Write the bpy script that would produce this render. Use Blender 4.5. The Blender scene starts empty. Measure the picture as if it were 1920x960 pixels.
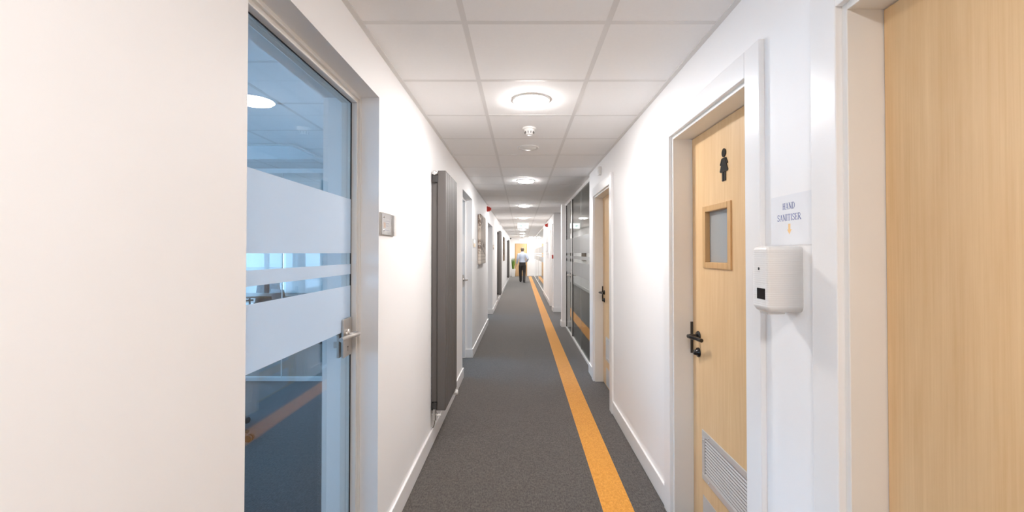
import bpy, bmesh, math, random
from mathutils import Vector, Matrix
random.seed(7)
S = bpy.context.scene
COL = S.collection
PI = math.pi

# ------------------------------------------------------------------ camera
cam_d = bpy.data.cameras.new('camera'); cam = bpy.data.objects.new('camera', cam_d); COL.objects.link(cam)
cam_d.sensor_width = 36; cam_d.lens = 15.0
cam_d.shift_x = -17 / 1920; cam_d.shift_y = -15.5 / 1920
cam_d.clip_start = .02; cam_d.clip_end = 300
cam.location = (0, 0, 1.45)
cam.rotation_euler = (math.radians(90.7), 0, 0)
S.camera = cam
# ------------------------------------------------------------------ world, exposure
W = bpy.data.worlds.new('daylight'); S.world = W; W.use_nodes = True
bg = W.node_tree.nodes['Background']
bg.inputs[0].default_value = (.38, .66, 1.0, 1); bg.inputs[1].default_value = 8.5
LAMP = 165.0
LAMP_COL = (1.0, .965, .955, 1)
S.view_settings.view_transform = 'Standard'; S.view_settings.look = 'None'
S.view_settings.gamma = 1; S.view_settings.exposure = 0.41
S.view_settings.use_curve_mapping = False
cy = S.cycles
cy.max_bounces = 14; cy.diffuse_bounces = 9; cy.glossy_bounces = 5; cy.transmission_bounces = 8
cy.transparent_max_bounces = 24; cy.caustics_reflective = False; cy.caustics_refractive = False

# ------------------------------------------------------------------ materials
class NT:
    def __init__(s, name):
        s.m = bpy.data.materials.new(name); s.m.use_nodes = True
        s.t = s.m.node_tree; s.t.nodes.clear()
        s.out = s.t.nodes.new('ShaderNodeOutputMaterial')
    def n(s, typ, ins=None, **kw):
        nd = s.t.nodes.new('ShaderNode' + typ)
        for k, v in kw.items(): setattr(nd, k, v)
        for k, v in (ins or {}).items():
            if isinstance(v, bpy.types.NodeSocket): s.t.links.new(v, nd.inputs[k])
            else: nd.inputs[k].default_value = v
        return nd
    def surf(s, sock): s.t.links.new(sock, s.out.inputs['Surface']); return s.m
    def math(s, op, a, b=0.0, c=0.0):
        return s.n('Math', {0: a, 1: b, 2: c}, operation=op).outputs[0]
    def mixc(s, f, a, b):
        nd = s.t.nodes.new('ShaderNodeMix'); nd.data_type = 'RGBA'
        for i, v in ((0, f), (6, a), (7, b)):
            if isinstance(v, bpy.types.NodeSocket): s.t.links.new(v, nd.inputs[i])
            else: nd.inputs[i].default_value = v
        return nd.outputs[2]
    def coord(s, scale=(1, 1, 1), loc=(0, 0, 0), kind='Object'):
        tc = s.n('TexCoord')
        return s.n('Mapping', {'Vector': tc.outputs[kind], 'Scale': scale, 'Location': loc}).outputs[0]

def c4(c): return (c[0], c[1], c[2], 1)
def paint(name, col, rough=.5, var=.02, scale=6, bump=.0, bscale=150, metallic=0, spec=.5):
    t = NT(name); v = t.coord()
    nz = t.n('TexNoise', {'Vector': v, 'Scale': scale, 'Detail': 3})
    hi = tuple(min(1, x * (1 + var)) for x in col); lo = tuple(x * (1 - var) for x in col)
    base = t.mixc(nz.outputs[0], c4(lo), c4(hi))
    ins = {'Base Color': base, 'Roughness': rough, 'Metallic': metallic, 'Specular IOR Level': spec}
    if bump:
        n2 = t.n('TexNoise', {'Vector': v, 'Scale': bscale, 'Detail': 3})
        b = t.n('Bump', {'Strength': bump, 'Distance': .002, 'Height': n2.outputs[0]})
        ins['Normal'] = b.outputs[0]
    return t.surf(t.n('BsdfPrincipled', ins).outputs[0])

def carpet(name, dark, light, fine=300):
    t = NT(name); v = t.coord()
    n1 = t.n('TexNoise', {'Vector': v, 'Scale': fine, 'Detail': 2, 'Roughness': .7})
    v2 = t.coord((1, .35, 1))
    n2 = t.n('TexNoise', {'Vector': v2, 'Scale': fine * .45, 'Detail': 2})
    n3 = t.n('TexNoise', {'Vector': v, 'Scale': 2.5, 'Detail': 2})
    n4 = t.n('TexNoise', {'Vector': v, 'Scale': 75, 'Detail': 2, 'Roughness': .6})
    f = t.math('ADD', t.math('MULTIPLY', n1.outputs[0], .45), t.math('ADD', t.math('MULTIPLY', n2.outputs[0], .3), t.math('MULTIPLY', n4.outputs[0], .25)))
    ramp = t.n('ValToRGB', {0: f})
    ramp.color_ramp.elements[0].position = .39; ramp.color_ramp.elements[0].color = c4(dark)
    ramp.color_ramp.elements[1].position = .62; ramp.color_ramp.elements[1].color = c4(light)
    tint = t.mixc(t.math('MULTIPLY', n3.outputs[0], .18), ramp.outputs[0], c4(dark))
    b = t.n('Bump', {'Strength': .5, 'Distance': .004, 'Height': f})
    p = t.n('BsdfPrincipled', {'Base Color': tint, 'Roughness': .95, 'Specular IOR Level': .15, 'Normal': b.outputs[0], 'Sheen Weight': .42, 'Sheen Roughness': .38})
    return t.surf(p.outputs[0])

def wood(name, c_light, c_dark, rough=.38):
    t = NT(name)
    v = t.coord((1, 1, .09))
    warp = t.n('TexNoise', {'Vector': v, 'Scale': 3.2, 'Detail': 2})
    vv = t.n('VectorMath', {0: v, 1: t.n('VectorMath', {0: warp.outputs['Color'], 1: (.10, .10, .02)}, operation='MULTIPLY').outputs[0]}, operation='ADD').outputs[0]
    g1 = t.n('TexNoise', {'Vector': vv, 'Scale': 30, 'Detail': 5, 'Roughness': .6})
    v3 = t.coord((1, 1, .012))
    g2 = t.n('TexNoise', {'Vector': v3, 'Scale': 190, 'Detail': 3, 'Roughness': .6})
    g3 = t.n('TexNoise', {'Vector': t.coord((1, 1, .3)), 'Scale': 2.2, 'Detail': 2})
    f = t.math('ADD', t.math('MULTIPLY', g1.outputs[0], .45), t.math('ADD', t.math('MULTIPLY', g2.outputs[0], .35), t.math('MULTIPLY', g3.outputs[0], .2)))
    ramp = t.n('ValToRGB', {0: f})
    ramp.color_ramp.elements[0].position = .34; ramp.color_ramp.elements[0].color = c4(c_dark)
    ramp.color_ramp.elements[1].position = .66; ramp.color_ramp.elements[1].color = c4(c_light)
    b = t.n('Bump', {'Strength': .04, 'Distance': .001, 'Height': g2.outputs[0]})
    return t.surf(t.n('BsdfPrincipled', {'Base Color': ramp.outputs[0], 'Roughness': rough, 'Normal': b.outputs[0], 'Specular IOR Level': .4}).outputs[0])

def glass(name, tint=(.96, .98, .98), ior=1.5, gloss=1.0):
    # clear flat glass: straight transmission plus mirror reflection by Fresnel
    t = NT(name)
    geo = t.n('NewGeometry')
    i = t.math('ADD', t.math('MULTIPLY', geo.outputs['Backfacing'], 1 / ior - ior), ior)
    fr = t.n('Fresnel', {'IOR': i})
    wob = t.n('TexNoise', {'Vector': t.coord(), 'Scale': 1.3})
    tr = t.n('BsdfTransparent', {'Color': t.mixc(wob.outputs[0], c4(tint), c4(tuple(x * .99 for x in tint)))})
    gl = t.n('BsdfGlossy', {'Color': c4((gloss, gloss, gloss)), 'Roughness': 0.0})
    return t.surf(t.n('MixShader', {0: fr.outputs[0], 1: tr.outputs[0], 2: gl.outputs[0]}).outputs[0])

def frost(name, dif, trn, ratio):
    t = NT(name)
    nz = t.n('TexNoise', {'Vector': t.coord(), 'Scale': 300, 'Detail': 2})
    d = t.n('BsdfDiffuse', {'Color': t.mixc(nz.outputs[0], c4(dif), c4(tuple(x * .97 for x in dif)))})
    tl = t.n('BsdfTranslucent', {'Color': c4(trn)})
    m1 = t.n('MixShader', {0: ratio, 1: d.outputs[0], 2: tl.outputs[0]})
    gl = t.n('BsdfGlossy', {'Color': (1, 1, 1, 1), 'Roughness': .25})
    fr = t.n('Fresnel', {'IOR': 1.35})
    m2 = t.n('MixShader', {0: t.math('MULTIPLY', fr.outputs[0], .5), 1: m1.outputs[0], 2: gl.outputs[0]})
    return t.surf(m2.outputs[0])

def emit(name, col, strength):
    t = NT(name)
    nz = t.n('TexNoise', {'Vector': t.coord(), 'Scale': 8})
    e = t.n('Emission', {'Color': t.mixc(nz.outputs[0], c4(col), c4(tuple(x * .985 for x in col))), 'Strength': strength})
    return t.surf(e.outputs[0])

M = {}
M['wall'] = paint('wall paint', (.915, .91, .907), .55, .01, 3, .04, 260)
M['ceil'] = paint('mineral ceiling tile', (.93, .92, .912), .9, .015, 60, .35, 420)
M['tee'] = paint('white grid metal', (.78, .765, .75), .45, .01)
M['wood_white'] = paint('white satin woodwork', (.89, .882, .872), .28, .01, 5, .03, 90)
M['cream'] = paint('cream eggshell frame', (.82, .80, .765), .35, .012, 5, .03, 90)
M['carpet'] = carpet('charcoal carpet', (.046, .0405, .0365), (.175, .157, .142))
M['carpet_room'] = carpet('navy grey carpet', (.014, .016, .019), (.062, .068, .078))
M['orange'] = carpet('orange carpet', (.62, .255, .030), (.88, .42, .075))
M['door_oak'] = wood('oak veneer', (.79, .555, .31), (.67, .43, .21))
M['bead'] = wood('oak beading', (.66, .42, .20), (.50, .29, .12), .4)
M['rad'] = paint('anthracite metallic', (.135, .124, .117), .5, .03, 5, .02, 400, .25)
M['rad_dark'] = paint('dark bracket metal', (.05, .047, .045), .5, .03)
M['chrome'] = paint('chrome', (.75, .74, .72), .18, .02, 5, 0, 1, 1)
M['steel'] = paint('brushed stainless', (.62, .585, .55), .33, .03, 40, .03, 300, 1)
M['alu'] = paint('satin aluminium', (.70, .69, .68), .42, .02, 30, .02, 300, .55)
M['black'] = paint('black gloss metal', (.012, .012, .012), .18, .05)
M['rubber'] = paint('black rubber', (.015, .015, .016), .6, .05)
M['plastic'] = paint('white plastic', (.84, .83, .81), .3, .01)
M['paper'] = paint('printer paper', (.83, .84, .86), .6, .008, 20)
M['ink'] = paint('blue ink', (.13, .16, .37), .6, .05)
M['ink_light'] = paint('pale blue ink', (.50, .52, .66), .6, .05)
M['ink_orange'] = paint('orange ink', (.90, .60, .28), .6, .03)
M['ink_peach'] = paint('peach ink', (.88, .66, .52), .6, .1, 60)
M['red'] = paint('red plastic', (.50, .032, .018), .35, .04)
M['glass'] = glass('clear glass', (.93, .965, .985))
M['glass_g'] = glass('partition glass', (.62, .66, .64))
M['glass_w'] = glass('window glass', (.96, .98, .98))
M['frost'] = frost('frosted film', (.93, .95, .97), (1.0, 1.0, 1.0), .62)
M['frost_w'] = frost('frosted film white', (.8, .8, .8), (.85, .85, .85), .6)
M['blind'] = frost('white dimming blind', (.8, .82, .84), (.62, .52, .46), .5)
M['frost_g'] = frost('frosted film grey', (.50, .51, .50), (.5, .5, .5), .35)
M['acrylic'] = glass('clear acrylic', (.965, .96, .955))
M['obscure'] = paint('obscured grey glass', (.33, .34, .335), .08, .05, 8)
M['lamp'] = emit('lamp diffuser', LAMP_COL[:3], LAMP)
M['sign_lit'] = emit('lit sign face', (.90, 1.0, .96), 2.2)
M['sign_lit_far'] = emit('lit sign face far', (.92, 1.0, 1.0), 1.3)
M['sign_green'] = emit('lit green print', (.50, .92, .78), .85)
M['seat'] = paint('dark grey fabric', (.035, .035, .045), .8, .1, 80, .2, 300)
M['oak_top'] = wood('dark table top', (.16, .11, .075), (.10, .07, .045), .3)
M['planter'] = paint('white planter', (.82, .81, .79), .3)
M['soil'] = paint('potting soil', (.03, .02, .012), .95, .2, 80)
M['leaf'] = paint('green leaf', (.10, .22, .03), .4, .35, 6)
M['leaf2'] = paint('light green leaf', (.24, .36, .06), .4, .3, 6)
M['skin'] = paint('skin', (.62, .38, .27), .5, .05)
M['hair'] = paint('greying fair hair', (.22, .165, .12), .7, .2, 60, .3, 200)
M['shirt'] = paint('pale blue shirt', (.54, .60, .72), .8, .06, 30, .1, 300)
M['trousers'] = paint('dark grey trousers', (.055, .050, .048), .85, .1, 30)
M['belt'] = paint('black belt', (.02, .018, .016), .4, .05)
M['shoe'] = paint('dark leather', (.02, .02, .024), .35, .05)
M['black_plastic'] = paint('black plastic', (.03, .027, .025), .4, .1)
M['window_dark'] = paint('dark sight window', (.02, .02, .022), .08, .3, 60)
M['off_panel'] = paint('opal panel', (.9, .93, .95), .25, .01)
M['ground'] = paint('pale paving', (.55, .55, .55), .9, .05, 2)

def canvas_mat(name, seed, hgt, pale, mid_c, dark):
    t = NT(name); tc = t.n('TexCoord')
    sx = t.n('SeparateXYZ', {0: tc.outputs['Object']})
    u = t.math('ADD', t.math('DIVIDE', sx.outputs[1], .93), .5); w = t.math('DIVIDE', sx.outputs[2], hgt)
    n1 = t.n('TexNoise', {'Vector': t.coord((1, 1, 1), (seed, 0, 0)), 'Scale': 7, 'Detail': 6, 'Roughness': .75})
    n2 = t.n('TexNoise', {'Vector': t.coord((1, 1, .55), (seed, 2, 0)), 'Scale': 26, 'Detail': 5, 'Roughness': .7})
    base = t.mixc(n1.outputs[0], c4(mid_c), c4(pale))
    def band(x, c, h): return t.math('SUBTRACT', 1.0, t.math('MINIMUM', t.math('DIVIDE', t.math('ABSOLUTE', t.math('SUBTRACT', x, c)), h), 1.0))
    near = t.math('SUBTRACT', 1.0, t.math('MINIMUM', t.math('MAXIMUM', t.math('MULTIPLY', u, 1.5), 0.0), 1.0))
    top = t.math('MULTIPLY', band(w, .90, .28), near)
    mid = t.math('MULTIPLY', band(w, .37, .17), t.math('SUBTRACT', 1.0, t.math('MULTIPLY', u, .5)))
    msk = t.math('MULTIPLY', t.math('MINIMUM', t.math('MULTIPLY', t.math('MAXIMUM', top, mid), 1.8), 1.0), t.math('GREATER_THAN', n2.outputs[0], .49))
    col = t.mixc(t.math('MULTIPLY', msk, .85), base, c4(dark))
    # a railing running down to the right and level planks below it
    rail = t.math('SUBTRACT', w, t.math('SUBTRACT', .37, t.math('MULTIPLY', u, .20)))
    rm = t.math('LESS_THAN', t.math('ABSOLUTE', rail), .013)
    col = t.mixc(t.math('MULTIPLY', rm, .7), col, (.13, .12, .13, 1))
    wv = t.math('GREATER_THAN', t.math('SINE', t.math('MULTIPLY', w, 95.0)), .86)
    pl = t.math('MULTIPLY', wv, t.math('LESS_THAN', w, .24))
    col = t.mixc(t.math('MULTIPLY', pl, .45), col, (.22, .15, .11, 1))
    return t.surf(t.n('BsdfPrincipled', {'Base Color': col, 'Roughness': .75}).outputs[0])
M['canvas'] = canvas_mat('printed canvas', 1.0, .79, (.80, .75, .68), (.58, .49, .41), (.15, .09, .065))
M['canvas2'] = canvas_mat('printed canvas brown', 5.0, .90, (.30, .22, .15), (.16, .11, .075), (.06, .04, .03))

# ------------------------------------------------------------------ mesh builder
ORG = {}
class MB:
    def __init__(s): s.v = []; s.f = []; s.sm = []
    def add(s, vs, fs, smooth=False):
        o = len(s.v); s.v += [tuple(p) for p in vs]; s.f += [tuple(i + o for i in f) for f in fs]; s.sm += [smooth] * len(fs); return s
    def box(s, x0, x1, y0, y1, z0, z1):
        if x0 > x1: x0, x1 = x1, x0
        if y0 > y1: y0, y1 = y1, y0
        if z0 > z1: z0, z1 = z1, z0
        v = [(x, y, z) for z in (z0, z1) for y in (y0, y1) for x in (x0, x1)]
        return s.add(v, [(0, 2, 3, 1), (4, 5, 7, 6), (0, 1, 5, 4), (2, 6, 7, 3), (0, 4, 6, 2), (1, 3, 7, 5)])
    def tube(s, path, r, n=12, caps=True):
        P = [Vector(p) for p in path]; k = len(P)
        R = r if isinstance(r, (list, tuple)) else [r] * k
        vs = []; prev = None
        for i, p in enumerate(P):
            a = P[max(i - 1, 0)]; b = P[min(i + 1, k - 1)]; t = (b - a).normalized()
            if prev is None:
                u = t.orthogonal().normalized()
            else:
                u = (prev - t * prev.dot(t)).normalized()
            prev = u; w = t.cross(u)
            for j in range(n):
                an = 2 * PI * j / n; vs.append(p + (u * math.cos(an) + w * math.sin(an)) * R[i])
        fs = [(i * n + j, i * n + (j + 1) % n, (i + 1) * n + (j + 1) % n, (i + 1) * n + j) for i in range(k - 1) for j in range(n)]
        s.add(vs, fs, True)
        if caps:
            s.add([vs[j] for j in range(n)], [tuple(range(n - 1, -1, -1))]); s.add(vs[-n:], [tuple(range(n))])
        return s
    def lathe(s, prof, c, n=28, axis='z'):
        # prof: (radius, height) pairs from c along the axis
        vs = []
        for (r, h) in prof:
            for j in range(n):
                a = 2 * PI * j / n; p, q = r * math.cos(a), r * math.sin(a)
                vs.append({'z': (c[0] + p, c[1] + q, c[2] + h), 'x': (c[0] + h, c[1] + p, c[2] + q), 'y': (c[0] + q, c[1] + h, c[2] + p)}[axis])
        k = len(prof)
        fs = [(i * n + j, i * n + (j + 1) % n, (i + 1) * n + (j + 1) % n, (i + 1) * n + j) for i in range(k - 1) for j in range(n)]
        s.add(vs, fs, True)
        if prof[0][0] > 1e-6: s.add(vs[:n], [tuple(range(n - 1, -1, -1))])
        if prof[-1][0] > 1e-6: s.add(vs[-n:], [tuple(range(n))])
        return s
    def prism(s, poly, fix, a0, a1):
        # poly: 2D points; fix 'x': (y,z) extruded in x, 'y': (x,z) in y, 'z': (x,y) in z
        def P(p, a): return {'x': (a, p[0], p[1]), 'y': (p[0], a, p[1]), 'z': (p[0], p[1], a)}[fix]
        n = len(poly); vs = [P(p, a0) for p in poly] + [P(p, a1) for p in poly]
        fs = [tuple(range(n - 1, -1, -1)), tuple(range(n, 2 * n))] + [(i, (i + 1) % n, n + (i + 1) % n, n + i) for i in range(n)]
        return s.add(vs, fs)
    def build(s, name, mat, parent=None, bevel=0, seg=2, origin=None):
        me = bpy.data.meshes.new(name)
        if parent is not None: o0 = ORG[parent.name]
        elif origin: o0 = Vector(origin)
        else:
            xs, ys, zs = zip(*s.v); o0 = Vector(((min(xs) + max(xs)) / 2, (min(ys) + max(ys)) / 2, min(zs)))
        me.from_pydata([Vector(p) - o0 for p in s.v], [], s.f)
        me.polygons.foreach_set('use_smooth', s.sm)
        bm = bmesh.new(); bm.from_mesh(me); bmesh.ops.recalc_face_normals(bm, faces=bm.faces[:]); bm.to_mesh(me); bm.free()
        o = bpy.data.objects.new(name, me); COL.objects.link(o)
        me.materials.append(M[mat] if isinstance(mat, str) else mat)
        if parent is not None: o.parent = parent
        else: o.location = o0
        ORG[o.name] = o0
        if bevel:
            b = o.modifiers.new('bevel', 'BEVEL'); b.width = bevel; b.segments = seg; b.limit_method = 'ANGLE'; b.angle_limit = .6; b.harden_normals = False
        return o
def B(x0, x1, y0, y1, z0, z1): return MB().box(x0, x1, y0, y1, z0, z1)
def empty(name, loc):
    o = bpy.data.objects.new(name, None); o.empty_display_size = .1; COL.objects.link(o); o.location = loc; ORG[o.name] = Vector(loc); return o
def tag(o, label=None, cat=None, group=None, kind=None):
    if label: o['label'] = label
    if cat: o['category'] = cat
    if group: o['group'] = group
    if kind: o['kind'] = kind
    return o
def lab(o, label): o['label'] = label; return o
def struct(o, label=None): return tag(o, label, None, None, 'structure')
def copy_tree(o, parent=None, loc=None):
    c = o.copy(); COL.objects.link(c); c.parent = parent
    if loc is not None: c.location = loc
    for ch in list(o.children): copy_tree(ch, c)
    return c

# ------------------------------------------------------------------ dimensions
XL, XR, XF = -.68, .835, .80        # corridor walls (right wall steps in further on)
XLB = -.947                          # room side of the left wall
CZ = 2.41                            # ceiling
Y0, YE = -3.4, 26.6                  # corridor ends
WT = 2.55
# ------------------------------------------------------------------ floor
fl = struct(B(-7, 3.2, Y0 - .2, YE + .3, -.06, 0).build('floor', 'carpet'), 'charcoal fleck carpet floor')
B(.461, .636, Y0, YE - .3, -.001, .0012).build('carpet_stripe', 'orange', fl)['label'] = 'orange carpet stripe inlaid along the corridor'
struct(B(-4.2, XLB, -1.6, 4.86, 0, .002).build('floor', 'carpet_room'), 'dark navy grey carpet of the meeting room')
struct(B(-60, 40, -40, 80, -.3, -.2).build('ground', 'ground'), 'pale ground outside the windows')

# ------------------------------------------------------------------ walls
m = MB()
m.box(XLB, XL, Y0, 1.056, 0, WT)
m.box(XLB, XL, 1.056, 2.037, 2.195, WT)
m.box(XLB, XL, 2.037, 4.96, 0, WT)
m.box(XLB, XL, 4.96, 5.93, 2.195, WT)
m.box(XLB, XL, 5.93, 8.7, 0, WT)
m.box(XLB, XL, 8.7, 10.13, 2.08, WT)
m.box(XLB, XL, 10.13, YE, 0, WT)
struct(m.build('wall_left', 'wall'), 'white painted corridor wall with recessed doorways')
m = MB()
D1, D2, D3, D4 = (.317, 1.085), (1.568, 2.336), (3.97, 4.823), (10.9, 11.68)   # clear door openings
HZ = 2.073; LT = .03
ys = [Y0, D1[0] - LT, D1[1] + LT, D2[0] - LT, D2[1] + LT, D3[0] - LT, D3[1] + LT, 5.2]
for i in range(7):
    if i % 2 == 0: m.box(XR, XR + .17, ys[i], ys[i + 1], 0, WT)
    else: m.box(XR, XR + .17, ys[i], ys[i + 1], HZ + LT, WT)
m.box(1.08, 1.2, Y0, 5.2, 0, WT)  # unseen slab behind the doors, added to stop daylight leaking through the gaps
m.box(XR + .17, 1.2, 5.1, 5.2, 0, WT)
struct(m.build('wall_right', 'wall'), 'white painted corridor wall with wooden doors')
m = MB()
m.box(XF, XF + .14, 8.36, 8.56, 0, WT)
m.box(XF, XF + .16, 10.48, D4[0] - LT, 0, WT)
m.box(XF, XF + .16, D4[0] - LT, D4[1] + LT, HZ + LT, WT)
m.box(XF, XF + .16, D4[1] + LT, 15.3, 0, WT)
m.box(1.05, 1.15, 10.48, 15.3, 0, WT)
m.box(.96, 2.2, 10.48, 10.6, 0, WT)
struct(m.build('wall_right', 'wall'), 'white painted wall beyond the side alcove')
struct(B(XLB, 3.0, YE, YE + .12, 0, WT).build('wall_end', 'wall'), 'white end wall of the corridor')
struct(B(XLB, 1.2, Y0 - .12, Y0, 0, WT).build('wall_back', 'wall'), 'white wall closing the corridor')
# alcove and rooms behind the glazing on the right
m = MB()
m.box(2.1, 2.2, 5.2, 15.3, 0, WT); m.box(.94, 2.2, 8.36, 8.46, 0, WT); m.box(1.15, 2.2, 5.1, 5.2, 0, WT)
m.box(2.1, 2.2, 15.3, YE, 0, WT); m.box(.9, 2.2, 15.3, 15.4, 0, WT)
struct(m.build('wall_rooms_right', 'wall'), 'white walls of the rooms behind the glazing')
# rooms on the left
m = MB()
def window_wall_x(x0, x1, y0, y1, wins, z0, z1):
    cur = y0
    for a, b in wins:
        m.box(x0, x1, cur, a, 0, WT); m.box(x0, x1, a, b, 0, z0); m.box(x0, x1, a, b, z1, WT); cur = b
    m.box(x0, x1, cur, y1, 0, WT)
window_wall_x(-6.7, -6.5, 4.7, 9.8, [(5.0, 9.4)], .3, 2.3)
window_wall_x(-4.4, -4.2, -1.6, 4.86, [(-1.3, 1.4), (1.5, 4.5)], .7, 2.3)
m.box(-4.4, XLB, -1.75, -1.6, 0, WT)
m.box(-6.7, -4.2, 4.7, 4.84, 0, WT)
def window_wall_y(y0, y1, x0, x1, wins, z0, z1):
    cur = x0
    for a, b in wins:
        m.box(cur, a, y0, y1, 0, WT); m.box(a, b, y0, y1, 0, z0); m.box(a, b, y0, y1, z1, WT); cur = b
    m.box(cur, x1, y0, y1, 0, WT)
window_wall_y(9.6, 9.8, -6.5, -1.9, [(-6.4, -4.3), (-4.27, -2.1)], .30, 2.25)
window_wall_x(-2.0, -1.9, 4.86, 9.6, [(5.05, 8.3)], .1, 2.3)
m.box(-1.9, XLB, 4.80, 4.9, 0, WT)
m.box(-1.9, XLB, 8.4, 8.5, 0, WT)
window_wall_x(-2.7, -2.6, 9.8, 10.8, [(9.9, 10.6)], .2, 2.2)
m.box(-1.9, -1.8, 8.5, 9.8, 0, WT); m.box(-2.7, XLB, 10.8, 10.9, 0, WT)
struct(m.build('wall_rooms_left', 'wall'), 'white walls of the daylit rooms')
# windows of the left rooms
def room_window(n, axis, a, b, z0, z1, p, parts=2, blind=False):
    e = struct(empty('window_%d' % n, ((p, (a + b) / 2, z0) if axis == 'x' else ((a + b) / 2, p, z0))), 'white framed window of the daylit room')
    def bx(u0, u1, q0, q1, h0, h1): return B(q0, q1, u0, u1, h0, h1) if axis == 'x' else B(u0, u1, q0, q1, h0, h1)
    f = MB()
    for bb in (bx(a, b, p - .03, p + .03, z0, z0 + .05), bx(a, b, p - .03, p + .03, z1 - .05, z1), bx(a, a + .05, p - .03, p + .03, z0, z1), bx(b - .05, b, p - .03, p + .03, z0, z1)):
        f.add(bb.v, bb.f)
    for k in range(1, parts):
        u = a + (b - a) * k / parts; bb = bx(u - .025, u + .025, p - .03, p + .03, z0, z1); f.add(bb.v, bb.f)
    f.build('window_frame', 'wood_white', e)
    for k in range(parts):
        u0 = a + (b - a) * k / parts; u1 = a + (b - a) * (k + 1) / parts
        bx(u0 + .02, u1 - .02, p - .004, p + .004, z0 + .03, z1 - .03).build('pane', 'glass_w', e)
        if blind: bx(u0 + .03, u1 - .03, p - .045, p - .044, z0 + .02, z1).build('dimming_blind', 'blind', e)  # blind added to tone down the bright sky in the back windows
room_window(1, 'x', -1.3, 1.4, .7, 2.3, -4.3, 3)
room_window(2, 'x', 1.5, 4.5, .7, 2.3, -4.3, 3)
room_window(3, 'x', 5.0, 9.4, .3, 2.3, -6.6, 4)
room_window(4, 'y', -6.4, -4.3, .30, 2.25, 9.7, 2, True)
room_window(5, 'y', -4.27, -2.1, .30, 2.25, 9.7, 2, True)
room_window(7, 'x', 5.05, 8.3, .1, 2.3, -1.95, 3)  # inner window, added to pass daylight on to the set back glass door
room_window(6, 'x', 9.9, 10.6, .2, 2.2, -2.65, 1)

# ------------------------------------------------------------------ baseboards
BH, BT = .12, .015
def base(name, x0, x1, y0, y1, label): struct(B(x0, x1, y0, y1, 0, BH).build(name, 'wood_white', None, .006, 2), label)
base('baseboard_left', XL, XL + BT, Y0, 1.056, 'white baseboard of the left wall')
base('baseboard_left', XL, XL + BT, 2.037, 4.96 + BT, 'white baseboard below the radiator')
base('baseboard_left', XL, XL + BT, 5.93 - BT, 8.7 + BT, 'white baseboard below the large canvas')
base('baseboard_left', XL, XL + BT, 10.13 - BT, YE, 'white baseboard of the far left wall')
base('baseboard_left', -.80, XL, 5.93 - BT, 5.93, 'white baseboard on the door recess side')
base('baseboard_left', XLB, XL, 10.13 - BT, 10.13, 'white baseboard on the open doorway side')
base('baseboard_right', XR - BT, XR, D2[1] + .115, D3[0] - .112, 'white baseboard between the two louvred doors')
base('baseboard_right', XR - BT, XR, D3[1] + .114, 5.2 + BT, 'white baseboard beside the glazing')
base('baseboard_right', XF - BT, XF + .1, 8.36 - BT, 8.36, 'white baseboard on the end of the glazing')
base('baseboard_right', XF - BT, XF, 8.36, 8.56, 'white baseboard on the short wall stub')
base('baseboard_right', XF - BT, 2.1, 10.48 - BT, 10.48, 'white baseboard in the alcove')
base('baseboard_right', XF - BT, XF, 10.48, D4[0] - .114, 'white baseboard by the red call point')
base('baseboard_right', XF - BT, XF, D4[1] + .114, 15.3, 'white baseboard under the notice board')
base('baseboard_end', XL, -.40, YE - BT, YE, 'white baseboard behind the plant')
base('baseboard_end', .40, XF, YE - BT, YE, 'white baseboard of the end wall')

# ------------------------------------------------------------------ ceiling
ce = struct(B(-6.7, 3.0, Y0 - .2, YE + .2, CZ + .10, CZ + .16).build('ceiling', 'ceil'), 'suspended ceiling of square tiles in a white grid')
TX = (-.236, .364); ROW = 1.768
rows = [ROW + .6 * k for k in range(-9, 42)]
tile_mesh = {}
def tile(xa, xb, ya, yb):
    key = (round(xb - xa, 4), round(yb - ya, 4)); c = Vector(((xa + xb) / 2, (ya + yb) / 2, CZ))
    if key not in tile_mesh:
        w, d = key[0] / 2 - .002, key[1] / 2 - .002
        o = B(c.x - w, c.x + w, c.y - d, c.y + d, CZ + .0006, CZ + .018).build('ceiling_tile', 'ceil', None, 0, 2, tuple(c))
        tile_mesh[key] = o.data
    else:
        o = bpy.data.objects.new('ceiling_tile', tile_mesh[key]); COL.objects.link(o)
    o.parent = ce; o.location = c - ORG[ce.name]
def right_limit(y):
    if y < 5.2: return XR
    if y < 8.4: return .90
    if y < 10.45: return 2.1
    if y < 15.3: return XF
    return 2.1
allrows = [Y0] + [r for r in rows if r > Y0 + .02 and r < YE - .02] + [YE]
for i in range(len(allrows) - 1):
    a, b = allrows[i], allrows[i + 1]; rl = right_limit((a + b) / 2)
    rl2 = max(right_limit(a + .01), right_limit(b - .01)) if a < 10 else rl
    tile(XL, TX[0], a, b); tile(TX[0], TX[1], a, b)
    x = TX[1]; lim = max(rl, rl2)
    while x < lim - .01:
        nx = min(x + .6, lim); tile(x, nx, a, b); x = nx
def tee(xa, xb, ya, yb): B(xa, xb, ya, yb, CZ - .0001, CZ + .03).build('ceiling_tee', 'tee', ce)
for x in TX: tee(x - .012, x + .012, Y0, YE)
tee(.952, .976, 8.56, 10.48); tee(1.552, 1.576, 8.56, 10.48)
for r in allrows[1:-1]:
    e = .012
    tee(XL, TX[0] - e, r - e, r + e); tee(TX[0] + e, TX[1] - e, r - e, r + e); tee(TX[1] + e, right_limit(r), r - e, r + e)
def angle(xa, xb, ya, yb): B(xa, xb, ya, yb, CZ - .003, CZ + .03).build('wall_angle', 'tee', ce)
angle(XL, XL + .024, Y0, YE); angle(XR - .024, XR, Y0, 5.2); angle(XF - .024, XF, 10.48, 15.3); angle(XL, XF, YE - .024, YE); angle(.868, .885, 5.2, 8.36)
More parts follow.
